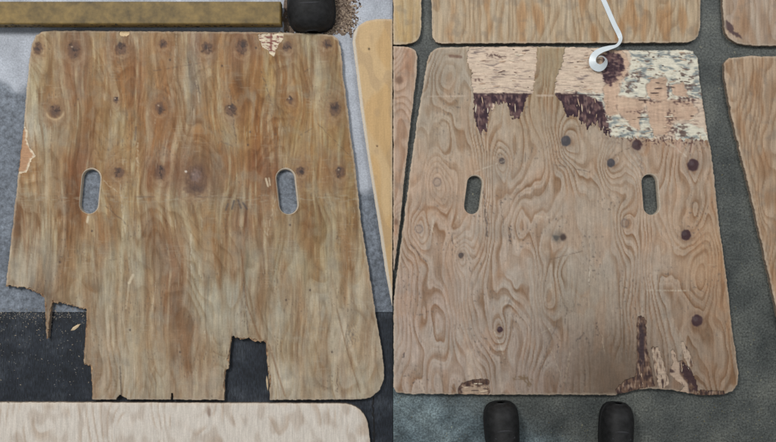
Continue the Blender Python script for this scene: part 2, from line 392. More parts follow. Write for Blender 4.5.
# ------------------------------------------------------------------ left board (brown, stained)
rows = {
 40: [(35,150,128,104),(60,138,112,86),(75,122,98,80),(100,142,114,86),(121,132,108,88),(150,146,118,92),(180,142,116,92),(207,128,104,88),(225,140,108,80),(242,128,98,78),(262,136,104,76),(290,132,108,84),(312,142,124,102),(332,128,104,78)],
 80: [(33,162,144,120),(50,138,112,84),(66,122,90,66),(80,120,90,68),(95,136,108,80),(108,142,114,86),(120,136,98,66),(135,128,92,66),(150,134,104,76),(165,130,96,68),(180,132,108,86),(192,126,112,100),(206,132,106,82),(222,144,112,80),(238,128,92,62),(252,130,94,62),(268,150,122,86),(282,124,90,62),(295,132,104,74),(305,130,98,70),(318,152,134,114),(328,146,128,106),(341,130,96,62)],
 130: [(33,164,150,136),(45,158,144,126),(60,140,116,92),(75,132,104,78),(90,124,90,62),(105,138,110,80),(118,140,116,88),(134,134,102,72),(150,134,98,68),(165,128,92,62),(180,134,104,78),(200,140,106,76),(215,138,108,78),(230,150,124,94),(243,146,112,76),(258,130,92,60),(270,124,86,56),(285,144,112,78),(300,148,120,86),(312,138,104,70),(328,146,118,84),(342,140,116,86)],
 170: [(30,152,120,90),(45,142,118,94),(60,134,106,80),(72,116,80,56),(84,112,76,54),(104,132,100,70),(120,138,112,84),(140,142,114,86),(155,124,86,62),(170,122,86,64),(185,120,90,70),(205,112,88,70),(220,124,90,64),(238,132,96,66),(255,120,82,58),(268,114,78,56),(304,136,104,74),(320,142,112,80),(335,132,102,76),(350,138,112,80)],
 200: [(33,134,114,94),(50,136,112,88),(66,120,88,64),(105,142,116,88),(122,146,122,94),(140,144,120,92),(160,148,126,102),(180,144,128,106),(200,142,126,106),(220,136,116,94),(240,128,110,92),(256,128,98,72),(268,122,88,64),(302,146,124,98),(320,154,136,112),(338,142,118,92),(354,138,112,82)],
 226: [(28,120,86,62),(42,150,130,108),(58,138,110,84),(72,126,92,66),(90,128,94,66),(108,128,96,70),(124,144,120,94),(140,130,104,82),(155,124,94,72),(175,134,102,74),(196,148,118,88),(212,142,116,88),(228,134,104,80),(242,120,82,60),(256,130,104,84),(272,142,116,90),(290,140,116,92),(306,128,100,72),(320,124,98,70),(334,152,136,112),(348,132,102,72),(360,136,106,78)],
 258: [(28,152,138,122),(42,148,134,118),(55,138,122,106),(68,128,100,74),(80,148,128,104),(95,130,104,80),(112,150,134,112),(128,152,136,114),(142,150,138,120),(156,128,104,82),(168,120,92,72),(180,124,96,76),(192,152,138,118),(208,138,112,86),(222,134,108,82),(236,128,100,76),(250,144,134,116),(262,124,94,70),(276,146,130,108),(290,156,142,122),(305,148,132,108),(318,130,102,72),(332,154,140,118),(345,128,98,70),(356,150,132,110),(367,144,120,96)],
 300: [(40,120,106,92),(58,118,98,80),(72,138,120,98),(88,136,116,94),(104,150,136,116),(120,146,126,102),(136,152,136,114),(152,138,112,86),(166,130,104,82),(178,122,96,76),(192,146,132,112),(206,146,138,122),(220,142,134,118),(236,150,142,128),(248,144,136,122),(258,132,108,84),(270,150,142,126),(284,144,134,118),(296,136,110,84),(310,154,140,120),(326,158,146,128),(340,138,114,88),(356,158,144,126),(370,148,128,106)],
 345: [(95,148,130,110),(110,158,140,120),(126,160,146,126),(142,154,136,112),(156,144,120,94),(170,132,108,84),(184,128,102,80),(196,136,112,90),(210,144,130,110),(224,142,128,108),(238,148,136,118),(256,134,112,88),(272,152,136,116),(286,146,128,104),(300,138,114,90),(314,142,120,94),(328,154,138,118),(342,166,152,134),(358,148,126,102),(376,154,136,116)],
 388: [(98,148,130,112),(112,152,136,118),(128,156,142,124),(144,148,134,116),(160,154,140,120),(176,142,120,98),(194,138,116,96),(210,150,134,116),(276,160,148,132),(288,168,158,144),(302,154,138,118),(318,150,132,112),(332,156,142,124),(348,162,148,132),(364,154,142,124),(380,150,136,118)],
}
ctrlL = [(x, y, r, g, b) for y, rr in rows.items() for (x, r, g, b) in rr]
fL = field(ctrlL, 8.0, 22.0)
knL = [(38,48,4.5),(74,50,6.5),(121,49,5),(163,44,3.5),(207,48,5),(242,47,5.5),(287,47,4.5),(327,44,4),(55,111,6),(116,100,2.5),(160,108,5),(231,110,5),(290,100,3.2),(335,109,5.5),(119,173,5),(160,172,5),(196,179,10),(301,171,4),(340,172,5)]
def toneL(x, y):
    # the grain bends sideways round every knot
    xs = x.copy(); H1 = np.zeros(x.shape)
    for kx, ky, r in knL:
        g = np.exp(-((x-kx)/(3.2*r))**2-((y-ky)/(5.5*r))**2); xs = xs-(x-kx)*0.55*g; H1 = H1+g
    wob = 5*pn(x/60, y/90, 3)+2.2*pn(x/20, y/45, 5)
    c = fL(xs+wob*0.6, y+10*pn(x/5.0, y/60, 8)+9*pn(x/14, y/50, 9))
    u = xs+wob
    st = 0.55*pn(u/7.0, y/95, 11)+0.4*pn(u/2.6, y/60, 12)+0.25*pn(u/1.3, y/34, 13)
    # flat-sawn figure: contour lines of a slow height field
    h = 0.035*u+1.6*pn(u/44, y/150, 14)+0.7*pn(u/20, y/60, 15)+1.5*H1
    t = (h*2.1) % 1.0
    fig = ss(0.55, 0.93, t)*(1-ss(0.93, 1.0, t))
    warm = ss(-0.3, 0.5, pn(u/26, y/80, 16))
    c = c*1.05*(1+0.17*st[:, None])
    lowr = ss(215, 300, y)
    s1 = pn(u/5.5, y/130, 301)+0.5*pn(u/2.4, y/70, 302)+0.35*pn(u/14, y/90, 305)
    brk = 0.35+0.65*ss(-.3, .4, pn(x/9, y/16, 306)+.4*pn(x/30, y/40, 307))
    c = c+(ss(0.12, 0.5, s1)*0.44*brk)[:, None]*(np.array([188., 172., 146.])-c)
    c = c+(ss(0.12, 0.5, -s1)*(0.43-0.2*lowr)*brk)[:, None]*(np.array([114., 80., 54.])-c)
    wv = 1-0.75*ss(215, 320, y); m0 = np.array([144., 120., 96.])
    c = c+(wv*0.16)[:, None]*(c-m0); c = c*(1+wv[:, None]*np.array([-0.01, 0.012, -0.02]))
    h2 = 0.02*u+2.3*pn(u/60, y/170, 320)+0.8*pn(u/24, y/70, 321)+1.2*H1; t2 = (h2*2.3) % 1
    c = c*(1-(0.15*ss(.3, .9, t2)*(1-ss(.9, 1, t2))*ss(-.3, .3, pn(x/40, y/40, 322)))[:, None]*np.array([.7, 1., 1.35]))
    rag = ss(0.05, 0.22, pn(u/13, y/75, 303)+0.25*pn(u/2.2, y/18, 304)-0.05); c = mixc(c, rag*(0.16+0.14*lowr), (184, 174, 154))
    c = c*(1-(0.11*fig*(0.4+0.6*warm))[:, None]*np.array([0.9, 1.15, 1.45]))
    pale = ss(0.28, 0.6, pn(u/8, y/70, 18))
    c = mixc(c, 0.30*pale, (176, 162, 140))
    warm2 = ss(0.12, 0.55, pn(u/11, y/60, 19))*(1-0.5*ss(250, 330, y))
    c = mixc(c, 0.33*warm2, (134, 92, 56))
    grime = ss(0.1, 0.6, fb(x/16, y/22, 21))
    c = mixc(c, 0.22*grime, (112, 106, 98))
    mot = 0.6*fb(x/5, y/9, 308, 4)+.5*fb(x/22, y/30, 309, 3); c = c*(1+0.10*mot[:, None])
    blot = ss(.1, .5, fb(x/18, y/20, 310, 3)); c = mixc(c, .25*blot, (150, 142, 126))
    scu = ss(.35, .6, pn(x/14, y/1.2, 311))*ss(.0, .4, pn(x/40, y/40, 312)); c = mixc(c, .22*scu, (176, 164, 146))
    for i, (kx, ky, r) in enumerate(knL):
        rk = random.Random(i*7+1); r = r*rk.uniform(.9, 1.2); e1 = rk.uniform(.95, 1.45); dkn = rk.uniform(.45, 1.0); ox_ = rk.uniform(-.25, .25)*r
        jx = x+1.6*pn(x/3.2, y/3.2, i+60)+0.8*pn(x/1.5, y/1.5, i+61); jy = y+1.6*pn(x/3.2, y/3.2, i+62)
        c = mixc(c, 0.40*blob(x, y, kx+ox_, ky+r*.4, r*rk.uniform(1.6, 2.6), r*rk.uniform(1.8, 3.2), 0.7, i, .4), (118, 84, 60))
        d = np.hypot((jx-kx)/r, (jy-ky)/(r*e1))
        c = mixc(c, 0.68*(1-ss(0.5, 1.25, d)), (102, 78, 66)); c = mixc(c, 0.65*dkn*np.exp(-((d-0.85)/0.18)**2)*ss(-.5, .3, pn(x/3, y/3, i+70)+.2), (76, 58, 50))
        c = mixc(c, 0.3*np.exp(-((d-0.5)/0.12)**2), (84, 66, 58))
        for q_ in range(3):
            a_ = rk.uniform(0, 6.28); c = mixc(c, .6*line(jx, jy, (kx, ky), (kx+r*.9*math.cos(a_), ky+r*e1*.9*math.sin(a_)), .7), (58, 46, 42))
        c = mixc(c, 0.75*dkn*blob(x, y, kx+ox_, ky-rk.uniform(-.3, .7)*r, r*rk.uniform(.3, .6), r*rk.uniform(.3, .6), 0.6, i+3, 0.8), (60, 52, 52))
        c = mixc(c, 0.30*np.exp(-((d-1.55)/0.25)**2)*ss(ky, ky+r, y), (176, 152, 124))
        if rk.random() < .5: c = mixc(c, 0.7*blob(x, y, kx-.3*r, ky-.5*r, .9, .8), (196, 178, 156))
    c = mixc(c, 0.55*blob(x+2*pn(x/4, y/4, 9), y+2*pn(x/5, y/3, 8)-.03*(x-196)**2*0, 196, 189, 8, 3.4, 0.8, 2, .6), (62, 54, 56)); c = mixc(c, 0.4*blob(x, y, 195, 182, 16, 16, .7, 2, .6), (112, 84, 66)); c = mixc(c, .35*np.exp(-((np.hypot((x-196)/10, (y-180)/15)+.15*pn(x/5,y/5,6)-1)/.1)**2), (92, 68, 56))
    c = mixc(c, 0.6*blob(x, y, 196, 176, 4.5, 6, 0.6, 2, .5), (138, 118, 112))
    c = mixc(c, 0.8*blob(x, y, 186, 171.5, 1.3, 1.1), (214, 206, 196))
    arc = np.exp(-((np.hypot(x-55, y-111)-8.5)/1.1)**2)*ss(110, 115, y); c = mixc(c, 0.55*arc, (200, 176, 140))
    for (ax, ay, bx, by) in [(234,201,232,209),(238,200,241,208),(228,204,226,210),(243,203,247,209)]:
        c = mixc(c, 0.5*line(x, y, (ax, ay), (bx, by), 1.2), (62, 58, 62))
    c = mixc(c, 0.5*line(x, y, (136, 127), (135, 140), 1.0), (84, 68, 60))
    c = mixc(c, 0.45*ss(0.15, 0.5, pn(x/9, y/2, 71))*np.exp(-((y-198)/5)**2), (160, 150, 132))   # pale worn band at mid height
    c = mixc(c, 0.3*line(x, y, (100, 196.5), (260, 197.5), 0.9)*ss(-.2, .3, pn(x/20, y/20, 4)), (84, 72, 66))
    for a, b, w, k in [((133,275),(129,283),1.6,.7),((129,283),(126,308),1.2,.45),((266,179),(268,186),1.3,.8),((269,178),(270,185),.8,.7),((88,217),(87,222),1.3,.8),((120,360),(120,398),0.7,.0)]:
        c = mixc(c, k*line(x, y, a, b, w), (206, 192, 166))
    c = mixc(c, 0.45*line(x, y, (241,250),(247,305),1.1), (110,78,52)); c = mixc(c, 0.4*line(x, y, (247,305),(262,345),1.1), (116,84,58))
    c = mixc(c, 0.5*line(x, y, (340,310),(352,350),2.2), (186,172,150)); c = mixc(c, 0.5*line(x, y, (352,350),(364,392),2.4), (186,172,150))
    c = mixc(c, 0.4*line(x, y, (337,310),(347,350),0.9), (112,84,60)); c = mixc(c, 0.4*line(x, y, (347,350),(360,392),0.9), (112,84,60))
    c = mixc(c, 0.5*line(x, y, (269,345),(285,396),1.2), (126,96,72))
    for (sx_, sy_) in [(92,231),(250,132),(248,145),(256,48),(170,60),(222,66),(60,262),(286,300),(310,290),(130,330),(180,352),(290,225),(332,352)]:
        c = mixc(c, 0.7*blob(x, y, sx_, sy_, 1.0, 1.2), (70, 58, 52))
    sc = ss(0.42, 0.62, pn(x/1.1, y/16, 72))*ss(0.1, 0.5, pn(x/40, y/30, 73)); c = mixc(c, 0.35*sc, (190, 178, 156))
    dk = ss(0.45, 0.65, pn(x/1.6, y/3.4, 74))*ss(0.0, 0.5, pn(x/30, y/26, 75)); c = mixc(c, 0.4*dk, (84, 72, 62))
    crack = line(x, y, (120, 366), (121.5, 396), 0.7); c = mixc(c, 0.6*crack, (70, 58, 50))
    c = mixc(c, 0.5*blob(x, y, 352, 335, 6, 10, .6, 4, .5)*ss(.0,.4,pn(x/1.5,y/3,9)), (96, 88, 82))
    for k_ in (brk1, brk2):
        db = sd_poly(x, y, k_); fr = (1-ss(.6, 2.2, np.abs(db)+1.4*pn(x/1.6, y/6, 331)))
        c = mixc(c, .4*fr, (178, 152, 124)); c = mixc(c, .35*(1-ss(0, 9, np.abs(db)))*ss(.2, .5, pn(x/1.3, y/14, 332)), (96, 74, 58))
    c = scratches(c, x, y, 51, (35, 372), (40, 390), 46, 0.45)
    return lin(np.clip(c, 10, 250))
tL1 = [(257.5,35),(262,33.5),(284,33),(283,40),(279,44),(275.5,50),(274.5,57),(270,54),(267,49),(262,47),(259.5,41)]
tL2 = [(10,124),(25,127),(28,131),(27,140),(30,148),(36,156),(31,160),(27,172),(10,176)]
def tearL(x, y):
    j = 0.9*pn(x/2, y/3, 81)+0.5*pn(x/0.9, y/2.0, 82)
    bk = np.minimum(sd_poly(x, y+1.5*pn(x/3.1, y/50, 10), brk1), sd_poly(x, y, brk2))-0.7+1.9*pn(x/3.4, y/9, 371)+5*ss(388, 394, y)
    return np.minimum(np.minimum(np.minimum(sd_poly(x, y, tL1), sd_poly(x, y, tL2)), bk), np.hypot((x-124)/1.0, (y-33.5)*2.0)-5.5)+j
def innerL(x, y):
    c = np.tile(np.array([206., 192., 168.]), (len(x), 1))
    c = c*(1-0.12*pn(x/6, y/1.6, 5)[:, None])
    lo = (y > 270)*1.0; c = mixc(c, lo, (148, 120, 94)); c = mixc(c, lo*.8*ss(-.1, .4, pn(x/1.6, y/5, 372)), (96, 70, 52)); c = mixc(c, lo*.7*ss(.2, .5, pn(x/2, y/4, 373)), (204, 172, 132))
    red = ss(0.0, 0.35, pn(x/5, y/1.7, 83)+0.3*np.cos((y-37)*1.25)+.3*pn(x/1.5,y/1.5,85))*(sd_poly(x, y, tL1) < -0.5)*(y < 52)
    c = mixc(c, 0.8*red, (112, 62, 58)); c = mixc(c, 0.7*line(x, y, (271, 33), (271, 50), 1.3), (118, 68, 62))
    d2 = sd_poly(x, y, tL2); k = (d2 < 4)
    c = mixc(c, 0.95*k*ss(-0.5, -2.5, d2)*1.0 if False else 0.95*k*(1-ss(-3.0, -1.0, d2+1.5*pn(x/3, y/3, 84))), (170, 132, 102))
    c = mixc(c, 0.8*((x-124)**2+(y-33)**2 < 60), (208, 182, 142))
    return lin(np.clip(c, 10, 250))
outL = [(50,30.5),(120,31),(200,31.5),(260,32),(322,33.5),(333,35.5),(338.5,40),(340.5,48),(343,75),(347,105),(351,138),(355,165),(361,222),(368,265),(375,310),(381,345),(384,368),(383.5,380),(379,391),(371,397.5),(360,399.5),(250,400),(120,399.5),(20,400),(2,398),(-5,388),(-4,372),(4,300),(12,230),(19,165),(24,120),(27.5,80),(29.5,58),(32,43),(36,35),(42,32)]
brk1 = [(-30,281),(25,288),(35,291.5),(43.5,296.5),(45,309),(45.6,326),(46.6,338),(48,338),(49,322),(51.5,304),(53,302.6),(66,304),(78,307),(86.5,309.5),(85.5,335),(83.5,360),(84.5,365),(90.5,366),(92,385),(92.5,410),(-30,410)]
brk2 = [(232,337),(240,338.5),(252,339),(260,341.5),(266,342),(266.5,355),(268,372),(269.5,385),(270,410),(224,410),(224.5,385),(225.5,370),(228.5,369.5),(229.5,352)]
brk3 = [(170.8,393),(173.2,393),(173.4,410),(170.6,410)]
brk4 = [(120,394),(122,396),(127,398.4),(128,410),(112,410),(116,398.6)]
capsL = [((91,178.5),(88.5,204.5),9.1,1.1), ((285,178.5),(288,205),9.1,1.2)]
board('plywood_board', 'brown stained plywood board with two handle slots and broken black gaps along its bottom edge', 'plywood board',
      outL, toneL, step=0.8, holes=capsL, breaks=(brk1, brk2, brk3, brk4), tear=tearL, inner_tone=innerL, wear=0.8, seed=2)

# ------------------------------------------------------------------ right board (grey-pink, delaminated top)
knM = [(566,141,5.2,0),(611,163,4.3,0),(637,145,5.2,1),(693,165,6,1),(686,235,5.2,1),(697,320.5,5.8,1),(502,161,3.2,2),(461,255.3,2.8,2),(500,329.5,3,1),(558,237.5,6,3),(419,229,4,4),(625,223,4,4),(437,182,4,5),(446,190,6,6),(590,60,6,6),(520,225,7,6),(660,205,7,6),(545,300,6,6),(470,300,7,6),(450,75,6,6),(665,285,6,6),(695,210,6,6),(480,125,6,6)]
ctrlM = [(440,60,146,134,118),(500,60,148,134,114),(550,60,140,124,98),(690,60,150,134,118),(440,110,152,138,120),(550,110,148,130,108),(480,150,156,138,118),(580,150,156,140,122),(690,150,160,138,118),
 (430,200,162,140,120),(520,200,162,144,126),(600,200,156,140,122),(650,190,162,142,122),(700,200,160,138,116),(420,250,158,138,120),(500,250,160,144,128),(580,250,150,136,120),(650,250,164,146,128),(710,250,160,132,104),
 (410,300,156,138,124),(500,300,152,138,124),(580,300,140,128,112),(650,300,152,136,120),(720,300,152,124,98),(410,350,160,144,130),(480,350,154,138,124),(550,350,138,124,112),(600,350,122,108,94),(660,350,140,124,108),(720,350,140,120,100),
 (410,388,154,138,124),(480,388,150,134,120),(550,388,134,118,106),(610,388,104,88,74),(660,388,116,100,88),(725,388,134,116,98)]  # lower rows darker: part of the light falloff is painted in
fM = field(ctrlM, 38, 30)
def grainM(x, y, seed, kn, lin_k=0.055):
    x = x+1.5*pn(x/9, y/26, seed+7)
    h = lin_k*x+2.3*pn(x/52, y/150, seed)+0.95*pn(x/21, y/62, seed+1)+0.16*pn(x/7, y/20, seed+2)
    for kx, ky, r, k in kn:
        h = h+(2.2 if k != 6 else 1.8)*np.exp(-(((x-kx)/(2.6*r))**2+((y-ky)/(5.0*r))**2)**0.8)
    return h
def figM(h, rep):
    t = (h*rep) % 1.0
    return ss(0.35, 0.9, t)*(1-ss(0.92, 1.0, t)), t
def toneM(x, y):
    c = fM(x, y)*np.array([1.10, 1.10, 1.115])
    mid = ss(556, 570, x+6*pn(x/9, y/50, 3))*(1-ss(606, 622, x+6*pn(x/9, y/50, 4)))*ss(170, 215, y)
    h = grainM(x, y, 41, knM)
    f1, t = figM(h, 1.75)
    f1 = 0.8*f1+0.25*figM(h, 4.35)[0]
    f2, _ = figM(h*0.3+0.17*x+1.3*pn(x/26, y/110, 47), 1.0)
    f = f1*(1-.8*mid)+f2*mid*0.4*ss(-.3, .4, pn(x/14, y/40, 57))
    soft = ss(-0.35, 0.45, pn(x/34, y/40, 48))
    c = c*(1-(0.35*f*(0.35+0.65*soft))[:, None]*np.array([0.72, 1.0, 1.28]))
    c = mixc(c, 0.28*(1-f)*ss(0.1, 0.5, pn(x/20, y/60, 49)), (178, 170, 158))
    orange = ss(0.15, 0.5, pn(x/15, y/34, 50)+0.15*f1); c = mixc(c, 0.2*orange, (168, 128, 98))
    st = 0.6*pn(x/2.2, y/46, 51)+0.4*pn(x/1.1, y/26, 52); c = c*(1+0.09*st[:, None])
    gr = ss(0.0, 0.6, fb(x/26, y/30, 53)); c = mixc(c, 0.16*gr, (132, 124, 114))
    for i, (kx, ky, r, k) in enumerate(knM):
        if k == 6: continue
        d = np.hypot((x-kx)/r, (y-ky)/(r*1.08))+0.10*pn(x/3, y/3, i+90)
        if k in (0, 1, 2):
            c = mixc(c, 0.35*(1-ss(1.0, 2.3, d)), (126, 104, 88))
            col = (70, 68, 72) if k == 0 else ((62, 42, 46) if k == 1 else (82, 72, 68))
            c = mixc(c, 0.95*(1-ss(0.82, 1.08, d)), col); c = mixc(c, 0.4*blob(x, y, kx-.3*r, ky-.3*r, .5*r, .4*r), (98, 90, 92))
        elif k == 3:
            c = mixc(c, 0.5*(1-ss(0.4, 1.4, d)), (104, 98, 90)); c = mixc(c, 0.8*blob(x, y, 563, 237, 3, 3.6, .4, 3), (56, 44, 42)); c = mixc(c, 0.7*blob(x, y, 556, 237.5, 3.6, 2.6, .5, 3, .5), (74, 72, 70))
        else:
            c = mixc(c, 0.5*np.exp(-((d-0.9)/0.22)**2), (96, 86, 84)); c = mixc(c, 0.35*(1-ss(.4, .9, d)), (140, 126, 118))
    for a, b, w, k in [((428,96.5),(465,96.2),.9,.6),((537,95.6),(553,95.6),1.2,.7),((502,210),(504,226),.9,.4),((641,146),(645,158),.8,.3),((660,238),(680,250),.7,.3),((674,249),(680,246),1,.5),((469,352),(472,384),4.2,.55),((477,360),(480,386),3,.45),((500,376),(502,391),1.6,.5),((421,380),(424,393),1.4,.6)]:
        c = mixc(c, k*line(x, y, a, b, w), (190, 172, 154))
    for a, b, w, k in [((510,227),(510,242),2.0,.7),((640,158),(643,178),3,.25),((420,205),(418,212),1,.2),((414,378),(413,386),.9,.7),((404,352),(403,358),1,.6),((471,328),(471,336),1,.6),((558,344),(558,352),1.2,.6),((577,340),(584,334),1.6,.6),((596,322),(598,334),1.6,.6),((586,338),(590,345),1.6,.5),((585,370),(584,393),1,.5)]:
        c = mixc(c, k*line(x+1.6*pn(x/3, y/3, 66), y+1.6*pn(x/3, y/3, 67), a, b, w*.8)*ss(-.35, .25, pn(x/1.8, y/2.6, 68)), (66, 58, 58))
    # dark grime specks, then grime with shade painted in near the feet
    dk = ss(0.42, 0.62, pn(x/2.2, y/3.4, 96))*ss(0.0, 0.5, pn(x/36, y/26, 97)); c = mixc(c, 0.45*dk, (84, 76, 70))
    g2 = blob(x, y, 612, 380, 40, 40, 0.8, 6, .3); c = mixc(c, 0.45*g2, (88, 72, 58))
    sp = ss(0.15, 0.35, pn(x/2.0, y/2.6, 98)+0.0)*blob(x, y, 668, 139, 52, 6.5, .5, 3)*ss(134, 138, y); c = mixc(c, 0.85*sp, (80, 54, 52))
    c = mixc(c, 0.7*blob(x, y, 678, 146, 3, 8, .5, 5, .5), (190, 160, 140)); c = mixc(c, 0.5*line(x, y, (692,140),(690,152),1.0), (84,56,52))
    c = mixc(c, 0.55*line(x, y, (450,56),(461,57),1.8), (92,62,52))
    e = blob(x, y, 522, 382, 9, 6, .2, 3, .6)-blob(x, y, 520, 384, 7, 5, .2, 3, .6); c = mixc(c, 0.5*e, (96,72,44))
    c = scratches(c, x, y, 52, (400, 730), (100, 390), 60, 0.5)
    c = mixc(c, .22*ss(.05, .5, fb(x/40, y/34, 341, 4)), (134, 124, 112)); c = c*(1+.06*fb(x/5, y/8, 342, 4)[:, None])
    og = ss(0.0, 8, -(np.interp(y, [50, 120, 224, 330, 390], [698, 706, 719, 732, 738])-9-x))*ss(150, 230, y); c = mixc(c, 0.35*og*ss(-.3,.3,pn(x/6,y/40,61)), (156, 112, 74))
    return lin(np.clip(c, 10, 250))
T = {
 'A': [(470,38),(538,38),(537,60),(535,78),(533,94),(528,95),(525,104),(522,118),(514,121),(507,108),(497,104),(489,114),(487,133),(478,133),(474,115),(474,96),(471,85),(472,72),(467,60)],
 'B': [(567,38),(730,38),(730,142),(690,140),(660,141),(640,139),(612,138),(606,136),(598,126),(588,128),(577,120),(567,117),(560,102),(554,94),(556,80),(562,63)],
 'C': [(637,318),(641,315),(646,320),(647.5,350),(652,372),(655,386),(640,389),(618,396),(615,390),(625,380),(636,376),(637,350)],
 'D': [(651,347),(658,347),(663,360),(670,383),(660,391),(655,372)],
 'E': [(670,351),(674,349),(678,362),(682,360),(690,368),(696,380),(700,398),(676,396),(684,386),(676,380),(669,373),(673,362)],
 'F': [(681,341),(684,342),(690,352),(694,367),(688,366),(683,354)],
 'G': [(458,388),(462,383),(474,379),(489,379),(490,392),(486,399),(458,399)],
 'I': [(700,390),(724,391),(728,398),(700,398)],
}
def tearM(x, y):
    yy = y+(5.5*pn(x/2.6, y/60, 105)+3.0*pn(x/1.3, y/40, 106)+1.5)*ss(96, 104, y)*(1-.6*ss(612, 625, x))
    big = np.minimum(sd_poly(x, yy, T['A']), sd_poly(x, yy, T['B']))
    j = 0.9*pn(x/3.0, y/7, 101)+1.3*pn(x/6, y/2.2, 102)+0.6*pn(x/2.0, y/1.5, 103)
    sm = np.full(x.shape, 1e3)
    for k in 'CDEFGI': sm = np.minimum(sm, sd_poly(x, y, T[k]))
    return np.minimum(big+j, sm+0.9*pn(x/1.6, y/4, 104))
ZG = [[(472,94),(530,94),(526,103),(521,121),(513,123),(505,106),(493,104),(489,116),(487,136),(475,136),(470,112)],
      [(554,94),(576,94.5),(592,97),(602,104),(607,118),(612,140),(604,140),(590,132),(575,124),(560,118)],
      [(603,55),(609,52),(618,53),(624,60),(624,70),(618,77),(611,86),(606,83),(602,74),(604,66)]]
ZS = [[(600,50),(618,48.5),(626,54),(629,62),(626,74),(619,82),(619,92),(618,114),(606,116),(604,96),(604,86),(609,82),(600,66)],
      [(646,88),(651,80),(664,76.5),(667,80),(667.5,102),(655,100),(648,96)],[(671,86),(682,82),(686,86),(688.5,97),(674,95)],
      [(617,97),(641,99),(647,101),(640,116),(639,131),(630,124),(619,112)],[(646,101.5),(690,100.5),(699,112),(690,121),(680,118),(673,122),(668,134),(655,135),(650,122)]]
ZW = [[(628,40),(720,40),(720,98.5),(640,98),(619,95),(622,84),(629,74),(631,60)],[(603,114),(617,113),(638,131),(637,142),(605,140)],[(640,114),(646,112),(656,138),(638,140)],[(674,124),(690,124),(704,129),(712,145),(676,145)],
      [(576,92),(604,94),(606,112),(600,101),(588,96),(578,96.5)]]
def innerM(x, y):
    j = 1.6*pn(x/6, y/2.4, 111)+0.9*pn(x/2.2, y/1.5, 112)
    wy_ = y+2.0*pn(x/16, y/9, 130); wx_ = x+3*pn(x/9, y/7, 131)
    c = np.tile(np.array([203., 183., 163.]), (len(x), 1)); c = c*(1+0.05*pn(x/18, y/3, 113)[:, None]+0.05*pn(x/9, y/1.4, 132)[:, None])
    dens = ss(-0.05, 0.5, pn(x/24, y/11, 115)+0.25*pn(x/7, y/5, 133))
    fib = ss(0.12, 0.55, pn(wx_/17, wy_/1.5, 114)+0.5*pn(wx_/6, wy_/0.9, 134)); c = mixc(c, 0.75*fib*dens, (112, 98, 96))
    c = mixc(c, 0.5*ss(.35, .6, pn(wx_/10, wy_/1.1, 135)), (140, 116, 104))
    for q, p in enumerate(ZW):
        k = 1-ss(-0.5, 0.9, sd_poly(x, y, p)+j); cw = np.tile(np.array([212., 206., 188.]), (len(x), 1))*(1+0.06*pn(x/8, y/2, 136)[:, None])
        dn = ss(-0.2, 0.3, pn(x/17, y/8, 137)+0.5*pn(x/7, y/4, 138))
        f2 = ss(-0.45, 0.25, pn(wx_/10, wy_/1.7, 116)+0.6*pn(wx_/4, wy_/1.0, 117)); cw = mixc(cw, 0.82*f2*dn, (116, 124, 126))
        f3 = ss(0.22, 0.5, pn(x/9, y/3.2, 118)+0.35*pn(x/2.5, y/1.6, 119)); cw = mixc(cw, 0.8*f3*ss(-.3, .2, pn(x/20, y/12, 139)), (92, 74, 68))
        c = c*(1-k[:, None])+cw*k[:, None]
    for p in ZS:
        sdp = sd_poly(x+1.5*pn(x/5, y/5, 140), y+1.5*pn(x/5, y/5, 141), p)
        c = mixc(c, 0.45*np.exp(-((sdp-0.6)/0.8)**2)*ss(-.3, .3, pn(x/4, y/4, 142)), (96, 78, 70))
        k = 1-ss(-0.5, 0.6, sdp+0.3*j); cs = np.tile(np.array([190., 162., 140.]), (len(x), 1))*(1+0.06*pn(x/2.4, y/20, 120)[:, None]+.05*pn(x/12, y/14, 143)[:, None])
        cs = mixc(cs, 0.35*ss(.1, .5, pn(x/9, y/12, 144)), (206, 182, 158))
        c = c*(1-k[:, None])+cs*k[:, None]
    for q, p in enumerate(ZG):
        k = 1-ss(-0.8, 1.6, sd_poly(x, y, p)+1.3*j); cg = mixc(np.tile(np.array([60., 44., 51.]), (len(x), 1)), ss(-.2, .5, pn(x/5, y/8, 121)+.4*pn(x/1.8, y/5, 145)), (98, 74, 74)); cg = cg*(1+.15*pn(x/1.3, y/1.6, 148)[:, None])
        c = c*(1-k[:, None])+cg*k[:, None]
        fl = ss(0.12, 0.6, pn(x/2.2, y/6, 122)+0.9*pn(x/11, y/9, 123)-(.0 if q == 0 else .12))
        if q == 2: fl = ss(0.1, 0.6, pn(x/5, y/2, 122)+0.6*pn(x/9, y/5, 123))
        c = mixc(c, 0.6*fl*k, (150, 124, 114))
    for (cx, cy, rx, ry) in [(634,75.5,9,2.2),(630,87,5,2),(683,101,9,3.4),(650,101,8,2),(671,118,4,8),(676,130,6,5),(663,138,8,3),(668,90,1.6,7),(690,99,8,3),(497,56,9,2.4),(478,80,4,1.6),(640,112,9,1.6),(690,88,4,3)]:
        c = mixc(c, 0.85*blob(x, y, cx, cy, rx, ry, .6, int(cx), .9)*ss(-.3, .25, pn(x/3.5, y/1.8, 127)), (92, 70, 66))
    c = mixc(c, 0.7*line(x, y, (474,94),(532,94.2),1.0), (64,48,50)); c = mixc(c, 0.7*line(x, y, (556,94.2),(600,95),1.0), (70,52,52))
    # lower tears
    low = (y > 300)
    cl = np.tile(np.array([108., 84., 70.]), (len(x), 1))
    cl = mixc(cl, ss(-0.2, 0.4, pn(x/2.2, y/8, 124)+.3*pn(x/5, y/3, 146)), (66, 50, 48)); cl = mixc(cl, 0.75*ss(0.1, 0.6, pn(x/2.0, y/7, 125)+.4*pn(x/6, y/6, 147)), (168, 144, 124))
    for k in 'DF': cl = mixc(cl, 0.9*(sd_poly(x, y, T[k]) < 1.5)*ss(-.5, 0, pn(x/2, y/9, 126)), (190, 170, 150))
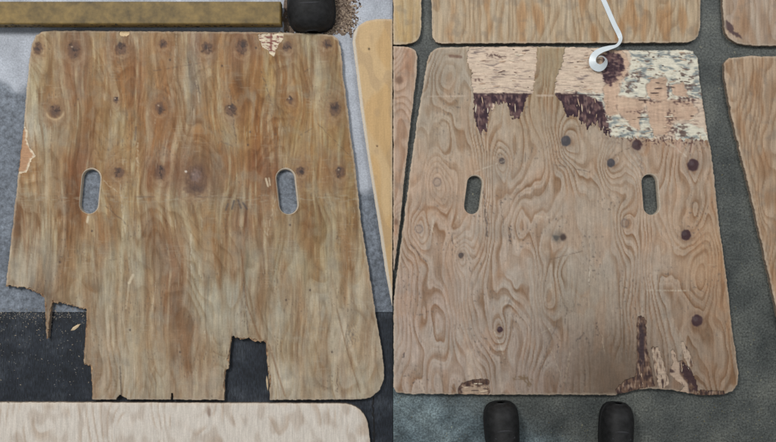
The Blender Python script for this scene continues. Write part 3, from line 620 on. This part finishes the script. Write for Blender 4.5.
    cl = mixc(cl, 0.9*(1-ss(-1, 1, sd_poly(x, y, [(668,348),(674,348),(680,360),(680,374),(688,384),(690,398),(670,398),(672,385),(666,375)]))), (186, 164, 144))
    cl = mixc(cl, 0.95*(1-ss(-.5, 1, sd_poly(x, y, [(682,362),(690,368),(697,380),(699,391),(696,392),(692,382),(684,378)])+j)), (66, 48, 50))
    cl = mixc(cl, 0.8*blob(x, y, 671, 371, 4, 2, .4, 4, .5), (60, 44, 44)); cl = mixc(cl, 0.9*blob(x, y, 642, 345, 2.6, 22, .4, 7, .3), (62, 50, 54))
    cl = mixc(cl, 0.75*(1-ss(-1, 1, sd_poly(x, y, [(462,386),(488,385),(488,396),(462,396)])+j)), (186, 164, 142))
    cl = mixc(cl, 0.75*ss(.1, .3, pn(x/5, y/1.4, 128))*(sd_poly(x, y, T['G']) < 1)*(y < 388), (74, 54, 46))
    return lin(np.clip(np.where(low[:, None], cl, c), 10, 250))
def reliefM(x, y):
    z = np.zeros(x.shape)
    for p in ZS: z = z-0.0011*(1-ss(-.5, .8, sd_poly(x+1.5*pn(x/5, y/5, 140), y+1.5*pn(x/5, y/5, 141), p)))
    for p in ZG: z = z-0.0007*(1-ss(-.5, 1.2, sd_poly(x, y, p)))+0.0
    return z+0.0007*ss(.1, .3, pn(x/9, y/3, 351))
outM = [(440,47.5),(470,46.8),(540,46.5),(600,47.5),(618,50),(655,50.5),(685,49.5),(693,51),(698,58),(700,80),(705,115),(709,140),(713,165),(719,222),(727,280),(732,328),(735.5,350),(738.5,372),(737.5,384),(733,391),(724,394.5),(703,395.5),(690,393.5),(672,390),(652,388.5),(636,390),(626,392.5),(616,395),(500,394.5),(410,394),(397,392.5),(393.6,387),(393.6,300),(404,220),(411,165),(418.5,112),(423.5,85),(427,62),(430,53),(434,49.3)]
capsM = [((474.6,183.5),(471.6,206.5),7.7,0.8), ((649.3,182.5),(651.3,207),8.0,0.9)]
board('plywood_board', 'grey-pink grained plywood board with its top veneer torn off in patches and round dark knots', 'plywood board',
      outM, toneM, step=0.8, holes=capsM, tear=tearM, inner_tone=innerM, inner_z=reliefM, wear=0.9, seed=5, slivers=[((474,532),(48,92),70,'h'),((560,600),(48,92),50,'h'),((628,700),(52,100),90,'h'),((605,700),(112,138),50,'h'),((476,524),(96,128),40,'v'),((562,608),(97,130),50,'v'),((618,712),(134,142),50,'v'),((637,655),(322,388),26,'v'),((655,700),(350,392),44,'v'),((460,488),(382,392),16,'h')])

# ------------------------------------------------------------------ neighbouring boards
def tone_simple(base, seed, fig=0.2, rep=1.2, linx=0.07, streak=0.1, pale=(190,178,160), palek=0.3, warm=(150,104,66), warmk=0.3, knots=(), axis='y'):
    def f(x, y):
        xx, yy = (x, y) if axis == 'y' else (y, x)
        h = linx*xx+2.0*pn(xx/34, yy/95, seed)+0.8*pn(xx/15, yy/40, seed+1)
        for kx, ky, r in knots: h = h+2*np.exp(-((x-kx)/(2.5*r))**2-((y-ky)/(5*r))**2)
        t = (h*rep) % 1; g = ss(0.35, 0.9, t)*(1-ss(0.92, 1, t))
        c = np.tile(np.array(base, float), (len(x), 1))
        c = c*(1-fig*g[:, None]*np.array([0.75, 1, 1.25]))
        c = mixc(c, palek*ss(0, .5, pn(xx/9, yy/50, seed+2)), pale); c = mixc(c, warmk*ss(0.05, .5, pn(xx/12, yy/40, seed+3)), warm)
        c = c*(1+streak*(0.6*pn(xx/2.2, yy/40, seed+4)+.4*pn(xx/1.1, yy/20, seed+5))[:, None])
        c = mixc(c, .3*ss(.1, .6, fb(x/14, y/14, seed+6)), (116, 106, 96))
        for kx, ky, r in knots: c = mixc(c, .7*blob(x, y, kx, ky, r, r, .5, 3), (104, 78, 62))
        return lin(np.clip(c, 10, 250))
    return f
# yellow board between the two big ones
def toneY(x, y):
    c = np.tile(np.array([184., 152., 108.]), (len(x), 1))
    c = c*(1+0.05*pn(x/6, y/50, 130)[:, None]+0.03*pn(x/1.5, y/20, 131)[:, None])
    c = mixc(c, 0.5*ss(0.0, 0.3, pn(x/22, y/40, 132)-0.004*(y-120)), (196, 172, 136))
    c = mixc(c, 0.35*ss(0.1, 0.25, pn(x/14, y/26, 133)), (156, 132, 104))
    edge = np.interp(y, [24, 40, 105, 150, 222, 275, 312], [356, 352, 360, 366, 378, 386, 393])
    c = mixc(c, 0.85*(1-ss(2.2, 4.0, x-edge)), (196, 190, 180))
    c = mixc(c, 0.8*blob(x, y, 369, 49, 1.2, 1.2), (70, 56, 40)); c = mixc(c, 0.7*blob(x, y, 377, 146, 1.2, 1), (80, 60, 44))
    return lin(np.clip(c, 10, 250))
board('plywood_board', 'clean yellow plywood board with a pale rounded edge beside the light concrete strip', 'plywood board',
      [(392.4,19),(392.4,308),(386,275),(378,222),(370,172),(364,132),(360,105),(355,62),(352.5,42),(353.5,33),(358,26),(366,21),(376,19)], toneY, step=0.9, m=M_SMOOTH, wear=0.35, round_w=3.2, seed=12)
# pale board at the bottom
def toneB(x, y):
    c = np.tile(np.array([204., 195., 184.]), (len(x), 1))
    h = 1.2*pn(x/40, y/90, 140)+0.05*x
    for kx in (125, 176, 262): h = h+1.6*np.exp(-((x-kx)/16)**2-((y-432)/34)**2)
    t = (h*1.6) % 1; g = ss(.5, .9, t)*(1-ss(.92, 1, t)); c = mixc(c, .34*g*ss(-.3, .3, pn(x/30, y/20, 149)), (146, 118, 94))
    c = mixc(c, .35*ss(.1, .5, pn(x/12, y/20, 141)), (158, 140, 124)); c = c*(1+.06*pn(x/1.8, y/20, 142)[:, None])
    c = mixc(c, .5*blob(x, y, 209, 412, 2, 5), (96, 70, 56)); return lin(np.clip(c, 10, 250))
board('plywood_board', 'whitish plywood board with brown looping grain below the big brown board', 'plywood board',
      rounded([(-14,402.3),(366,403.6),(382,560),(-30,560)], {0: 12, 1: 26}), toneB, step=1.1, wear=0.5, seed=14)
board('plywood_board', 'reddish plywood board with a rounded corner, left of the torn grey-pink board', 'plywood board',
      [(393.3,46.3),(404,46.3),(410,47.3),(415,50.5),(417.3,57),(416.5,75),(412,112),(405.8,165),(400.4,220),(393.3,276)],
      tone_simple((174,148,128), 150, .18, 1.5, .09, .12, (176,160,146), .3, (160,112,84), .35, [(399,80,4),(396,222,3)]), step=0.8, wear=0.7, seed=15)
board('plywood_board', 'pale ochre plywood board with a whitish worn corner, above the reddish board', 'plywood board',
      rounded([(393.3,-60),(422,-60),(421,44),(393.3,44.3)], {2: 16}),
      tone_simple((178,156,120), 160, .12, 1.0, .05, .08, (190,184,172), .45, (176,140,86), .45), step=0.9, wear=0.9, seed=16, round_w=4.5)
board('plywood_board', 'streaky brown plywood board running along above the torn grey-pink board', 'plywood board',
      rounded([(430,-70),(702,-70),(700,42.5),(520,43),(432.5,43.5)], {2: 16, 4: 11}),
      tone_simple((172,152,126), 171, .16, 1.1, .10, .16, (184,174,156), .35, (158,112,70), .5), step=0.9, wear=0.9, seed=17, round_w=3)
def toneR3(x, y):
    c = tone_simple((168,148,130), 180, .15, 1.2, .07, .12)(x, y)
    k = (1-ss(-.5, 1, sd_poly(x, y, [(727,20),(733,26),(734,32),(738,33),(743,39),(736,36),(729,31),(722,26)])+1.3*pn(x/3, y/3, 7))); return c*(1-k[:, None]*.9)+lin((74,54,58))*k[:, None]*.9
board('plywood_board', 'plywood board with a dark torn streak by its rounded corner, at the upper right', 'plywood board',
      rounded([(719.5,-60),(900,-60),(900,47),(752,45.5),(735,43),(725,34)], {4: 6, 5: 6}), toneR3, step=1.0, wear=1.0, seed=18)
board('plywood_board', 'brown grained plywood board with a chipped edge beyond the bare strip of floor', 'plywood board',
      rounded([(724,63),(729,58),(750,56),(905,58),(905,430),(801,430),(776,305),(751.5,196),(744,165),(733,122),(726,85)], {2: 4}),
      tone_simple((168,144,120), 191, .2, 1.5, .13, .2, (178,162,144), .3, (140,98,64), .4), step=1.1, wear=1.0, seed=19)

# ------------------------------------------------------------------ yellow rack beam, shoe, dirt at the top left
M_BEAM = simple('chipped_yellow_paint', (112, 92, 50), 0.6, 0.5, 30, 0.4, 0.3)
M_DARK = simple('black_rubber', (30, 31, 34), 0.5, 0.3, 80, 0.4, 0.2)
def box(name, x0, y0, z0, x1, y1, z1, m, parent, origin, bev=0.0015):
    b = bev
    def ringp(e, z): return [(x0+e, y0+e, z), (x1-e, y0+e, z), (x1-e, y1-e, z), (x0+e, y1-e, z)]
    V = ringp(b, z0)+ringp(0, z0+b)+ringp(0, z1-b)+ringp(b, z1)
    F = [(3, 2, 1, 0), (12, 13, 14, 15)]
    for k in range(3):
        for i in range(4):
            j = (i+1) % 4; F.append((4*k+i, 4*k+j, 4*k+4+j, 4*k+4+i))
    return link_mesh(name, V, F, m, parent, origin)
bx0, bx1 = float(wx(-700)), float(wx(283)); by0 = float(wy(28.6)); by1 = by0+0.062
bo = ((bx0+bx1)/2, by0, 0.0)
beam = empty('rack_beam', bo, 'yellow painted steel beam with chipped black spots along the top edge', 'steel beam')
box('web', bx0, by0, 0.010, bx1, by1, 0.052, M_BEAM, beam, bo, 0.003)
box('foot_rail', bx0, by0+0.008, 0.0, bx1-0.01, by1-0.008, 0.0098, simple('rusty_black_steel', (44, 38, 34), .7, .4, 60), beam, bo)
M_CHIP = simple('bare_black_steel', (34, 30, 26), 0.6, 0.4, 90)
rr = random.Random(3)
V = []; F = []
for i in range(120):     # paint chips along the lower face edge and top
    cx_ = rr.uniform(float(wx(-60)), bx1-0.01); w = rr.uniform(.001, .006); zc = rr.uniform(0.014, 0.048); hh = rr.uniform(.001, .005); n = len(V)
    pts = [(cx_+w*math.cos(a)*rr.uniform(.6, 1.2), by0-0.0006, zc+hh*math.sin(a)*rr.uniform(.6, 1.2)) for a in [k*math.pi/3.5 for k in range(7)]]
    V += pts+[(p[0], by0+.002, p[2]) for p in pts]; F.append(tuple(range(n, n+7)))
    for k in range(7): F.append((n+k, n+(k+1) % 7, n+7+(k+1) % 7, n+7+k))
o = link_mesh('paint_chips', V, F, M_CHIP, beam, bo); o['kind'] = 'stuff'

M_SHOE = simple('black_shoe_leather', (26, 26, 27), 0.62, 0.75, 60, 0.3, 0.5)
M_SOLE = simple('black_rubber_sole', (22, 22, 23), 0.75, 0.3, 120, 0.3)
M_LACE = simple('black_lace', (50, 50, 53), 0.8, 0.2, 300)
def make_shoe(px, py, ang, wpx, parent=None, label=None, length=0.29):
    """toe at (px, py) on the floor, heel towards direction ang; wpx = width in photo pixels"""
    w = wpx*S/2; ox, oy = float(wx(px, .03)), float(wy(py, .03))
    if parent is None:
        root = empty('shoe', (ox, oy, 0), label, 'shoe'); root.rotation_euler = (0, 0, ang)
    else:
        root = bpy.data.objects.new('shoe', None); C.objects.link(root); root.parent = parent
        root.location = (ox-parent.location[0], oy-parent.location[1], 0); root.rotation_euler = (0, 0, ang)
    T_ = [0, .012, .04, .09, .16, .25, .36, .48, .6, .75, .88, .96, 1.0]
    W_ = [.26, .58, .80, .94, 1.0, 1.0, .97, .88, .80, .78, .74, .58, .30]
    Ht = [.020, .030, .042, .052, .058, .062, .070, .082, .092, .098, .100, .098, .080]
    def loft(name, ws, hs, z0, m, par, tr=(0, len(T_)), n=14, e=2.4):
        V = []; F = []; ks = list(range(*tr))
        for k in ks:
            for i in range(n+1):
                t = math.pi*i/n; cx_ = math.cos(t); sx_ = math.sin(t)
                V.append((w*W_[k]*ws*math.copysign(abs(cx_)**(2/e), cx_), T_[k]*length, z0+hs(k)*abs(sx_)**(2/e)))
        for a in range(len(ks)-1):
            for i in range(n): F.append((a*(n+1)+i, a*(n+1)+i+1, (a+1)*(n+1)+i+1, (a+1)*(n+1)+i))
        F.append(tuple(range(n+1))); F.append(tuple(reversed([(len(ks)-1)*(n+1)+i for i in range(n+1)])))
        me = link_mesh(name, V, F, m, par, None, smooth=True)
        return me
    # local +y runs from toe to heel
    loft('upper', 0.95, lambda k: Ht[k], 0.018, M_SHOE, root)
    loft('sole', 1.0, lambda k: 0.004, 0.0165, M_SOLE, root)
    V = []; F = []
    pts = [(-w*W_[k], T_[k]*length) for k in range(len(T_))]+[(w*W_[k], T_[k]*length) for k in reversed(range(len(T_)))]
    n = len(pts); V = [(x, y, 0) for x, y in pts]+[(x, y, .0165) for x, y in pts]; F = [(i, (i+1) % n, n+(i+1) % n, n+i) for i in range(n)]+[tuple(range(n, 2*n))]
    link_mesh('outsole', V, F, M_SOLE, root)
    V = []; F = []      # raised toe-cap seam
    for k in range(13):
        t = math.pi*k/12; x = w*.92*math.cos(t); y = (.30-.07*math.sin(t))*length; z = .018+.0615*abs(math.sin(t))**(2/2.4)
        for dx, dz in [(-.0025, 0), (0, .0022), (.0025, 0)]: V.append((x, y+dx, z+dz))
    for k in range(12):
        for q in range(2): F.append((3*k+q, 3*k+3+q, 3*k+4+q, 3*k+1+q))
    link_mesh('toe_seam', V, F, M_LACE, root, None, smooth=True)
    V = []; F = []
    for j in range(5):
        y = (.30+.055*j)*length; z = .018+.058+.0085*j+.004
        for k in range(9):
            x = -w*.55+w*1.1*k/8; zz = z-.010*((x/w)**2)*2
            V += [(x, y-.0035, zz), (x, y, zz+.003), (x, y+.0035, zz)]
        b = j*27
        for k in range(8):
            for q in range(2): F.append((b+3*k+q, b+3*k+3+q, b+3*k+4+q, b+3*k+1+q))
    link_mesh('laces', V, F, M_LACE, root, None, smooth=True)
    return root
make_shoe(312, 31.5, 0.05, 48, None, 'black shoe whose rounded toe touches the top edge of the brown board')

# dirt and crumbs on the floor between beam and yellow board (cannot be counted)
def crumbs(name, label, n, region, sizes, cols, seed, cat='dirt', mound=None):
    rnd = random.Random(seed); V = []; F = []; T3 = []
    for i in range(n):
        px, py = region(rnd); s = rnd.uniform(*sizes)*S; a = rnd.uniform(0, 6.28); el = rnd.uniform(1, 2.6); c = lin(rnd.choice(cols))
        x, y = float(wx(px)), float(wy(py)); b = len(V); hgt = s*rnd.uniform(.4, .9)
        for k, (u, v) in enumerate([(-el, 0), (0, -1), (el, 0), (0, 1)]):
            V.append((x+s*(u*math.cos(a)-v*math.sin(a))*.5, y+s*(u*math.sin(a)+v*math.cos(a))*.5, 0.0002)); T3.append(c)
        V.append((x, y, hgt*.6)); T3.append(c); F += [(b, b+1, b+4), (b+1, b+2, b+4), (b+2, b+3, b+4), (b+3, b, b+4)]
    if mound:
        b = len(V); nx_ = 70; ny_ = 44; X0, Y0, X1, Y1 = mound
        for j in range(ny_):
            for i in range(nx_):
                X_ = X0+(X1-X0)*i/(nx_-1); Y_ = Y0+(Y1-Y0)*j/(ny_-1); ed = min(i, nx_-1-i)/8; ed = min(ed, (j)/6, (ny_-1-j)/9)
                hh = .0016*min(ed, 1)+.0016*float(pn(X_/5, Y_/5, 7))-.0005; V.append((float(wx(X_)), float(wy(Y_)), hh)); T3.append(lin(np.array([112, 97, 86])*(1+.25*float(pn(X_/2, Y_/2, 9)))))
        for j in range(ny_-1):
            for i in range(nx_-1): q = b+j*nx_+i; F.append((q, q+nx_, q+nx_+1, q+1))
    o = link_mesh(name, V, F, M_INNER, None, None, tone=np.array(T3)); o['kind'] = 'stuff'; tag(o, label, cat); return o
crumbs('dirt', 'brown dirt and splinters swept between the beam and the yellow board', 5200,
       lambda r: (284+abs(r.triangular(0, 78, 40)), r.triangular(-25, 36, 18)), (.5, 2.6), [(120,104,92),(92,76,64),(150,134,118),(104,88,76),(70,58,50),(168,150,130)], 5, mound=(280, -34, 352, 38))
crumbs('dust_specks', 'scattered pale dust specks on the grey-green floor', 700,
       lambda r: (r.choice([r.uniform(700, 790), r.uniform(395, 790)]), r.choice([r.uniform(0, 395), r.uniform(396, 440)])), (.25, .75), [(120,120,108),(150,146,120),(128,116,70),(96,98,94)], 6, 'dust')
crumbs('dust_specks', 'scattered dust specks on the black floor by the broken edge', 520,
       lambda r: (r.uniform(0, 92), r.triangular(308, 400, 312) if r.random() < .5 else r.gauss(314, 3)), (.3, 1.0), [(120,120,118),(100,98,94),(150,140,124)], 8, 'dust')

# crack in the black floor at the lower right of the brown board
V = []; F = []; rc = random.Random(9); cp = [(373.5, 397)]
while cp[-1][1] < 470: cp.append((cp[-1][0]+rc.uniform(-.9, 1.3), cp[-1][1]+rc.uniform(1.5, 4)))
for i, (x, y) in enumerate(cp):
    w_ = rc.uniform(.5, 1.5)
    for s_ in (-1, 0, 1): V.append((float(wx(x+s_*w_)), float(wy(y)), .0003 if s_ else .0012))
for i in range(len(cp)-1):
    for k in range(2): F.append((3*i+k, 3*i+3+k, 3*i+4+k, 3*i+1+k))
o = link_mesh('floor_joint', V, F, simple('tar_filled_joint', (20, 20, 22), .6, .3, 100)); o['kind'] = 'structure'

# ------------------------------------------------------------------ loose splinters
M_SPL = simple('fresh_splinter', (206, 184, 152), 0.8, 0.15, 150)
def splinter(x0, y0, x1, y1, w, z, label):
    a = np.array([float(wx(x0, z)), float(wy(y0, z))]); b = np.array([float(wx(x1, z)), float(wy(y1, z))]); c = (a+b)/2
    d = (b-a)/np.linalg.norm(b-a); nrm = np.array([-d[1], d[0]])*w*S/2; V = []
    for t, ww, zz in [(0, .15, 0), (.3, 1, .4), (.7, .8, .8), (1, .1, .3)]:
        p = a+(b-a)*t
        for s_, dz in [(-1, 0), (0, .0016), (1, 0)]: q = p+nrm*s_*ww; V.append((q[0], q[1], z+dz+.0012*zz))
    F = []
    for k in range(3):
        for i in range(2): F.append((3*k+i, 3*k+i+1, 3*k+4+i, 3*k+3+i))
        F.append((3*k+2, 3*k, 3*k+3, 3*k+5))
    o = link_mesh('wood_splinter', V, F, M_SPL, None, (float(c[0]), float(c[1]), z)); tag(o, label, 'splinter'); return o
splinter(71, 330.5, 80.5, 324, 3.2, 0.0006, 'pale wood splinter lying on the black floor in the large broken corner')
splinter(266.8, 375.5, 268, 391, 2.2, 0.0006, 'narrow tan splinter standing at the right side of the small black gap')

# ------------------------------------------------------------------ curled white plastic strap
M_STRAP = simple('white_strapping', (206, 214, 218), 0.35, 0.06, 40, 0.5)
def ribbon(path, name, label, width_dir):
    P = []; n = len(path); V = []; F = []
    A = np.array(path, float); t = np.arange(n); tt = np.linspace(0, n-1, 150)
    # Catmull-Rom through the points
    def cr(i, u):
        p0, p1, p2, p3 = A[max(i-1, 0)], A[i], A[min(i+1, n-1)], A[min(i+2, n-1)]
        return .5*((2*p1)+(-p0+p2)*u+(2*p0-5*p1+4*p2-p3)*u*u+(-p0+3*p1-3*p2+p3)*u**3)
    Q = np.array([cr(min(int(q), n-2), q-min(int(q), n-2)) for q in tt])
    for q in Q:
        x, y, z, wd, tilt = q
        X, Y = float(wx(x, z)), float(wy(y, z)); P.append((X, Y, z, wd*S, tilt))
    for i, (X, Y, z, wd, tilt) in enumerate(P):
        a = P[max(i-1, 0)]; b = P[min(i+1, len(P)-1)]; dx, dy, dz = b[0]-a[0], b[1]-a[1], b[2]-a[2]; l = math.hypot(dx, dy)+1e-9
        nx_, ny_ = -dy/l, dx/l; ct, st = math.cos(tilt), math.sin(tilt)
        w = (nx_*ct, ny_*ct, st); th = (-nx_*st, -ny_*st, ct)
        for su, sv in [(-.5, 0), (.5, 0), (.5, 1), (-.5, 1)]:
            V.append((X+w[0]*wd*su+th[0]*.0007*sv, Y+w[1]*wd*su+th[1]*.0007*sv, z+w[2]*wd*su+th[2]*.0007*sv))
    for i in range(len(P)-1):
        for k in range(4): F.append((4*i+k, 4*i+(k+1) % 4, 4*i+4+(k+1) % 4, 4*i+4+k))
    F += [(3, 2, 1, 0), tuple(4*(len(P)-1)+k for k in range(4))]
    c = P[len(P)//2]; o = link_mesh(name, V, F, M_STRAP, None, (c[0], c[1], 0.018), smooth=False); tag(o, label, 'strap'); return o
z0 = 0.0195
path = [(600,-8,z0,4.6,.1),(607,8,z0,4.6,.1),(614,24,z0+.001,4.6,.1),(619,34,z0+.002,4.6,.25),(620.5,40,z0+.006,3.8,.7),(617,45.5,z0+.010,3.8,.8),(609,48,z0+.010,4.8,.4),(601,50.5,z0+.010,5.6,.3),(595,54.5,z0+.011,6.2,.3),
        (592.5,60,z0+.011,6.6,.4),(594,65.5,z0+.011,7.2,.4),(599.5,68,z0+.011,7.2,.4),(604.5,65,z0+.012,6.2,.6),(606,60,z0+.013,5.0,.9),(602.5,56.5,z0+.013,4.2,1.2),(598.5,57,z0+.014,3.6,1.3)]
ribbon(path, 'plastic_strap', 'curled white plastic strap lying over the torn board top', None)

# ------------------------------------------------------------------ the person standing at the bottom edge
pr = empty('person', (float(wx(560)), float(wy(455)), 0), 'person in black shoes and dark trousers standing at the bottom edge of the torn board', 'person')
make_shoe(501, 402.5, math.pi+.06, 35, pr)
make_shoe(619, 403.5, math.pi-.06, 33, pr)
def body(parent):
    L0 = parent.location
    ax = float(wx(501, .03))-L0[0]; bx_ = float(wx(619, .03))-L0[0]; sy = float(wy(402.5, .03))-L0[1]-0.205
    cx_ = (ax+bx_)/2
    J = [(cx_, sy+.01, .93, .15), (ax+.02, sy, .50, .075), (ax, sy-.01, .10, .055), (bx_-.02, sy, .50, .075), (bx_, sy-.01, .10, .055),
         (cx_, sy, 1.18, .15), (cx_, sy-.02, 1.40, .14), (cx_, sy-.02, 1.50, .06), (cx_, sy-.01, 1.56, .075), (cx_, sy, 1.68, .095), (cx_, sy-.005, 1.76, .07),
         (cx_-.20, sy-.02, 1.40, .06), (cx_-.25, sy-.03, 1.12, .048), (cx_-.25, sy, .86, .032), (cx_+.20, sy-.02, 1.40, .06), (cx_+.25, sy-.03, 1.12, .048), (cx_+.25, sy, .86, .032),
         (cx_-.08, sy, .86, .10), (cx_+.08, sy, .86, .10)]
    E = [(0, 17), (17, 1), (1, 2), (0, 18), (18, 3), (3, 4), (0, 5), (5, 6), (6, 7), (7, 8), (8, 9), (9, 10), (6, 11), (11, 12), (12, 13), (6, 14), (14, 15), (15, 16)]
    me = bpy.data.meshes.new('clothed_body'); me.from_pydata([j[:3] for j in J], E, []); me.update()
    o = bpy.data.objects.new('clothed_body', me); C.objects.link(o); o.parent = parent
    sk = o.modifiers.new('skin', 'SKIN'); o.modifiers.new('sub', 'SUBSURF').levels = 2; o.modifiers['sub'].render_levels = 2
    if not me.skin_vertices: return
    for i, j in enumerate(J): me.skin_vertices[0].data[i].radius = (j[3], j[3]*.85)
    me.skin_vertices[0].data[0].use_root = True
    me.materials.append(simple('dark_work_clothes', (38, 42, 52), .9, .2, 120))
body(pr)
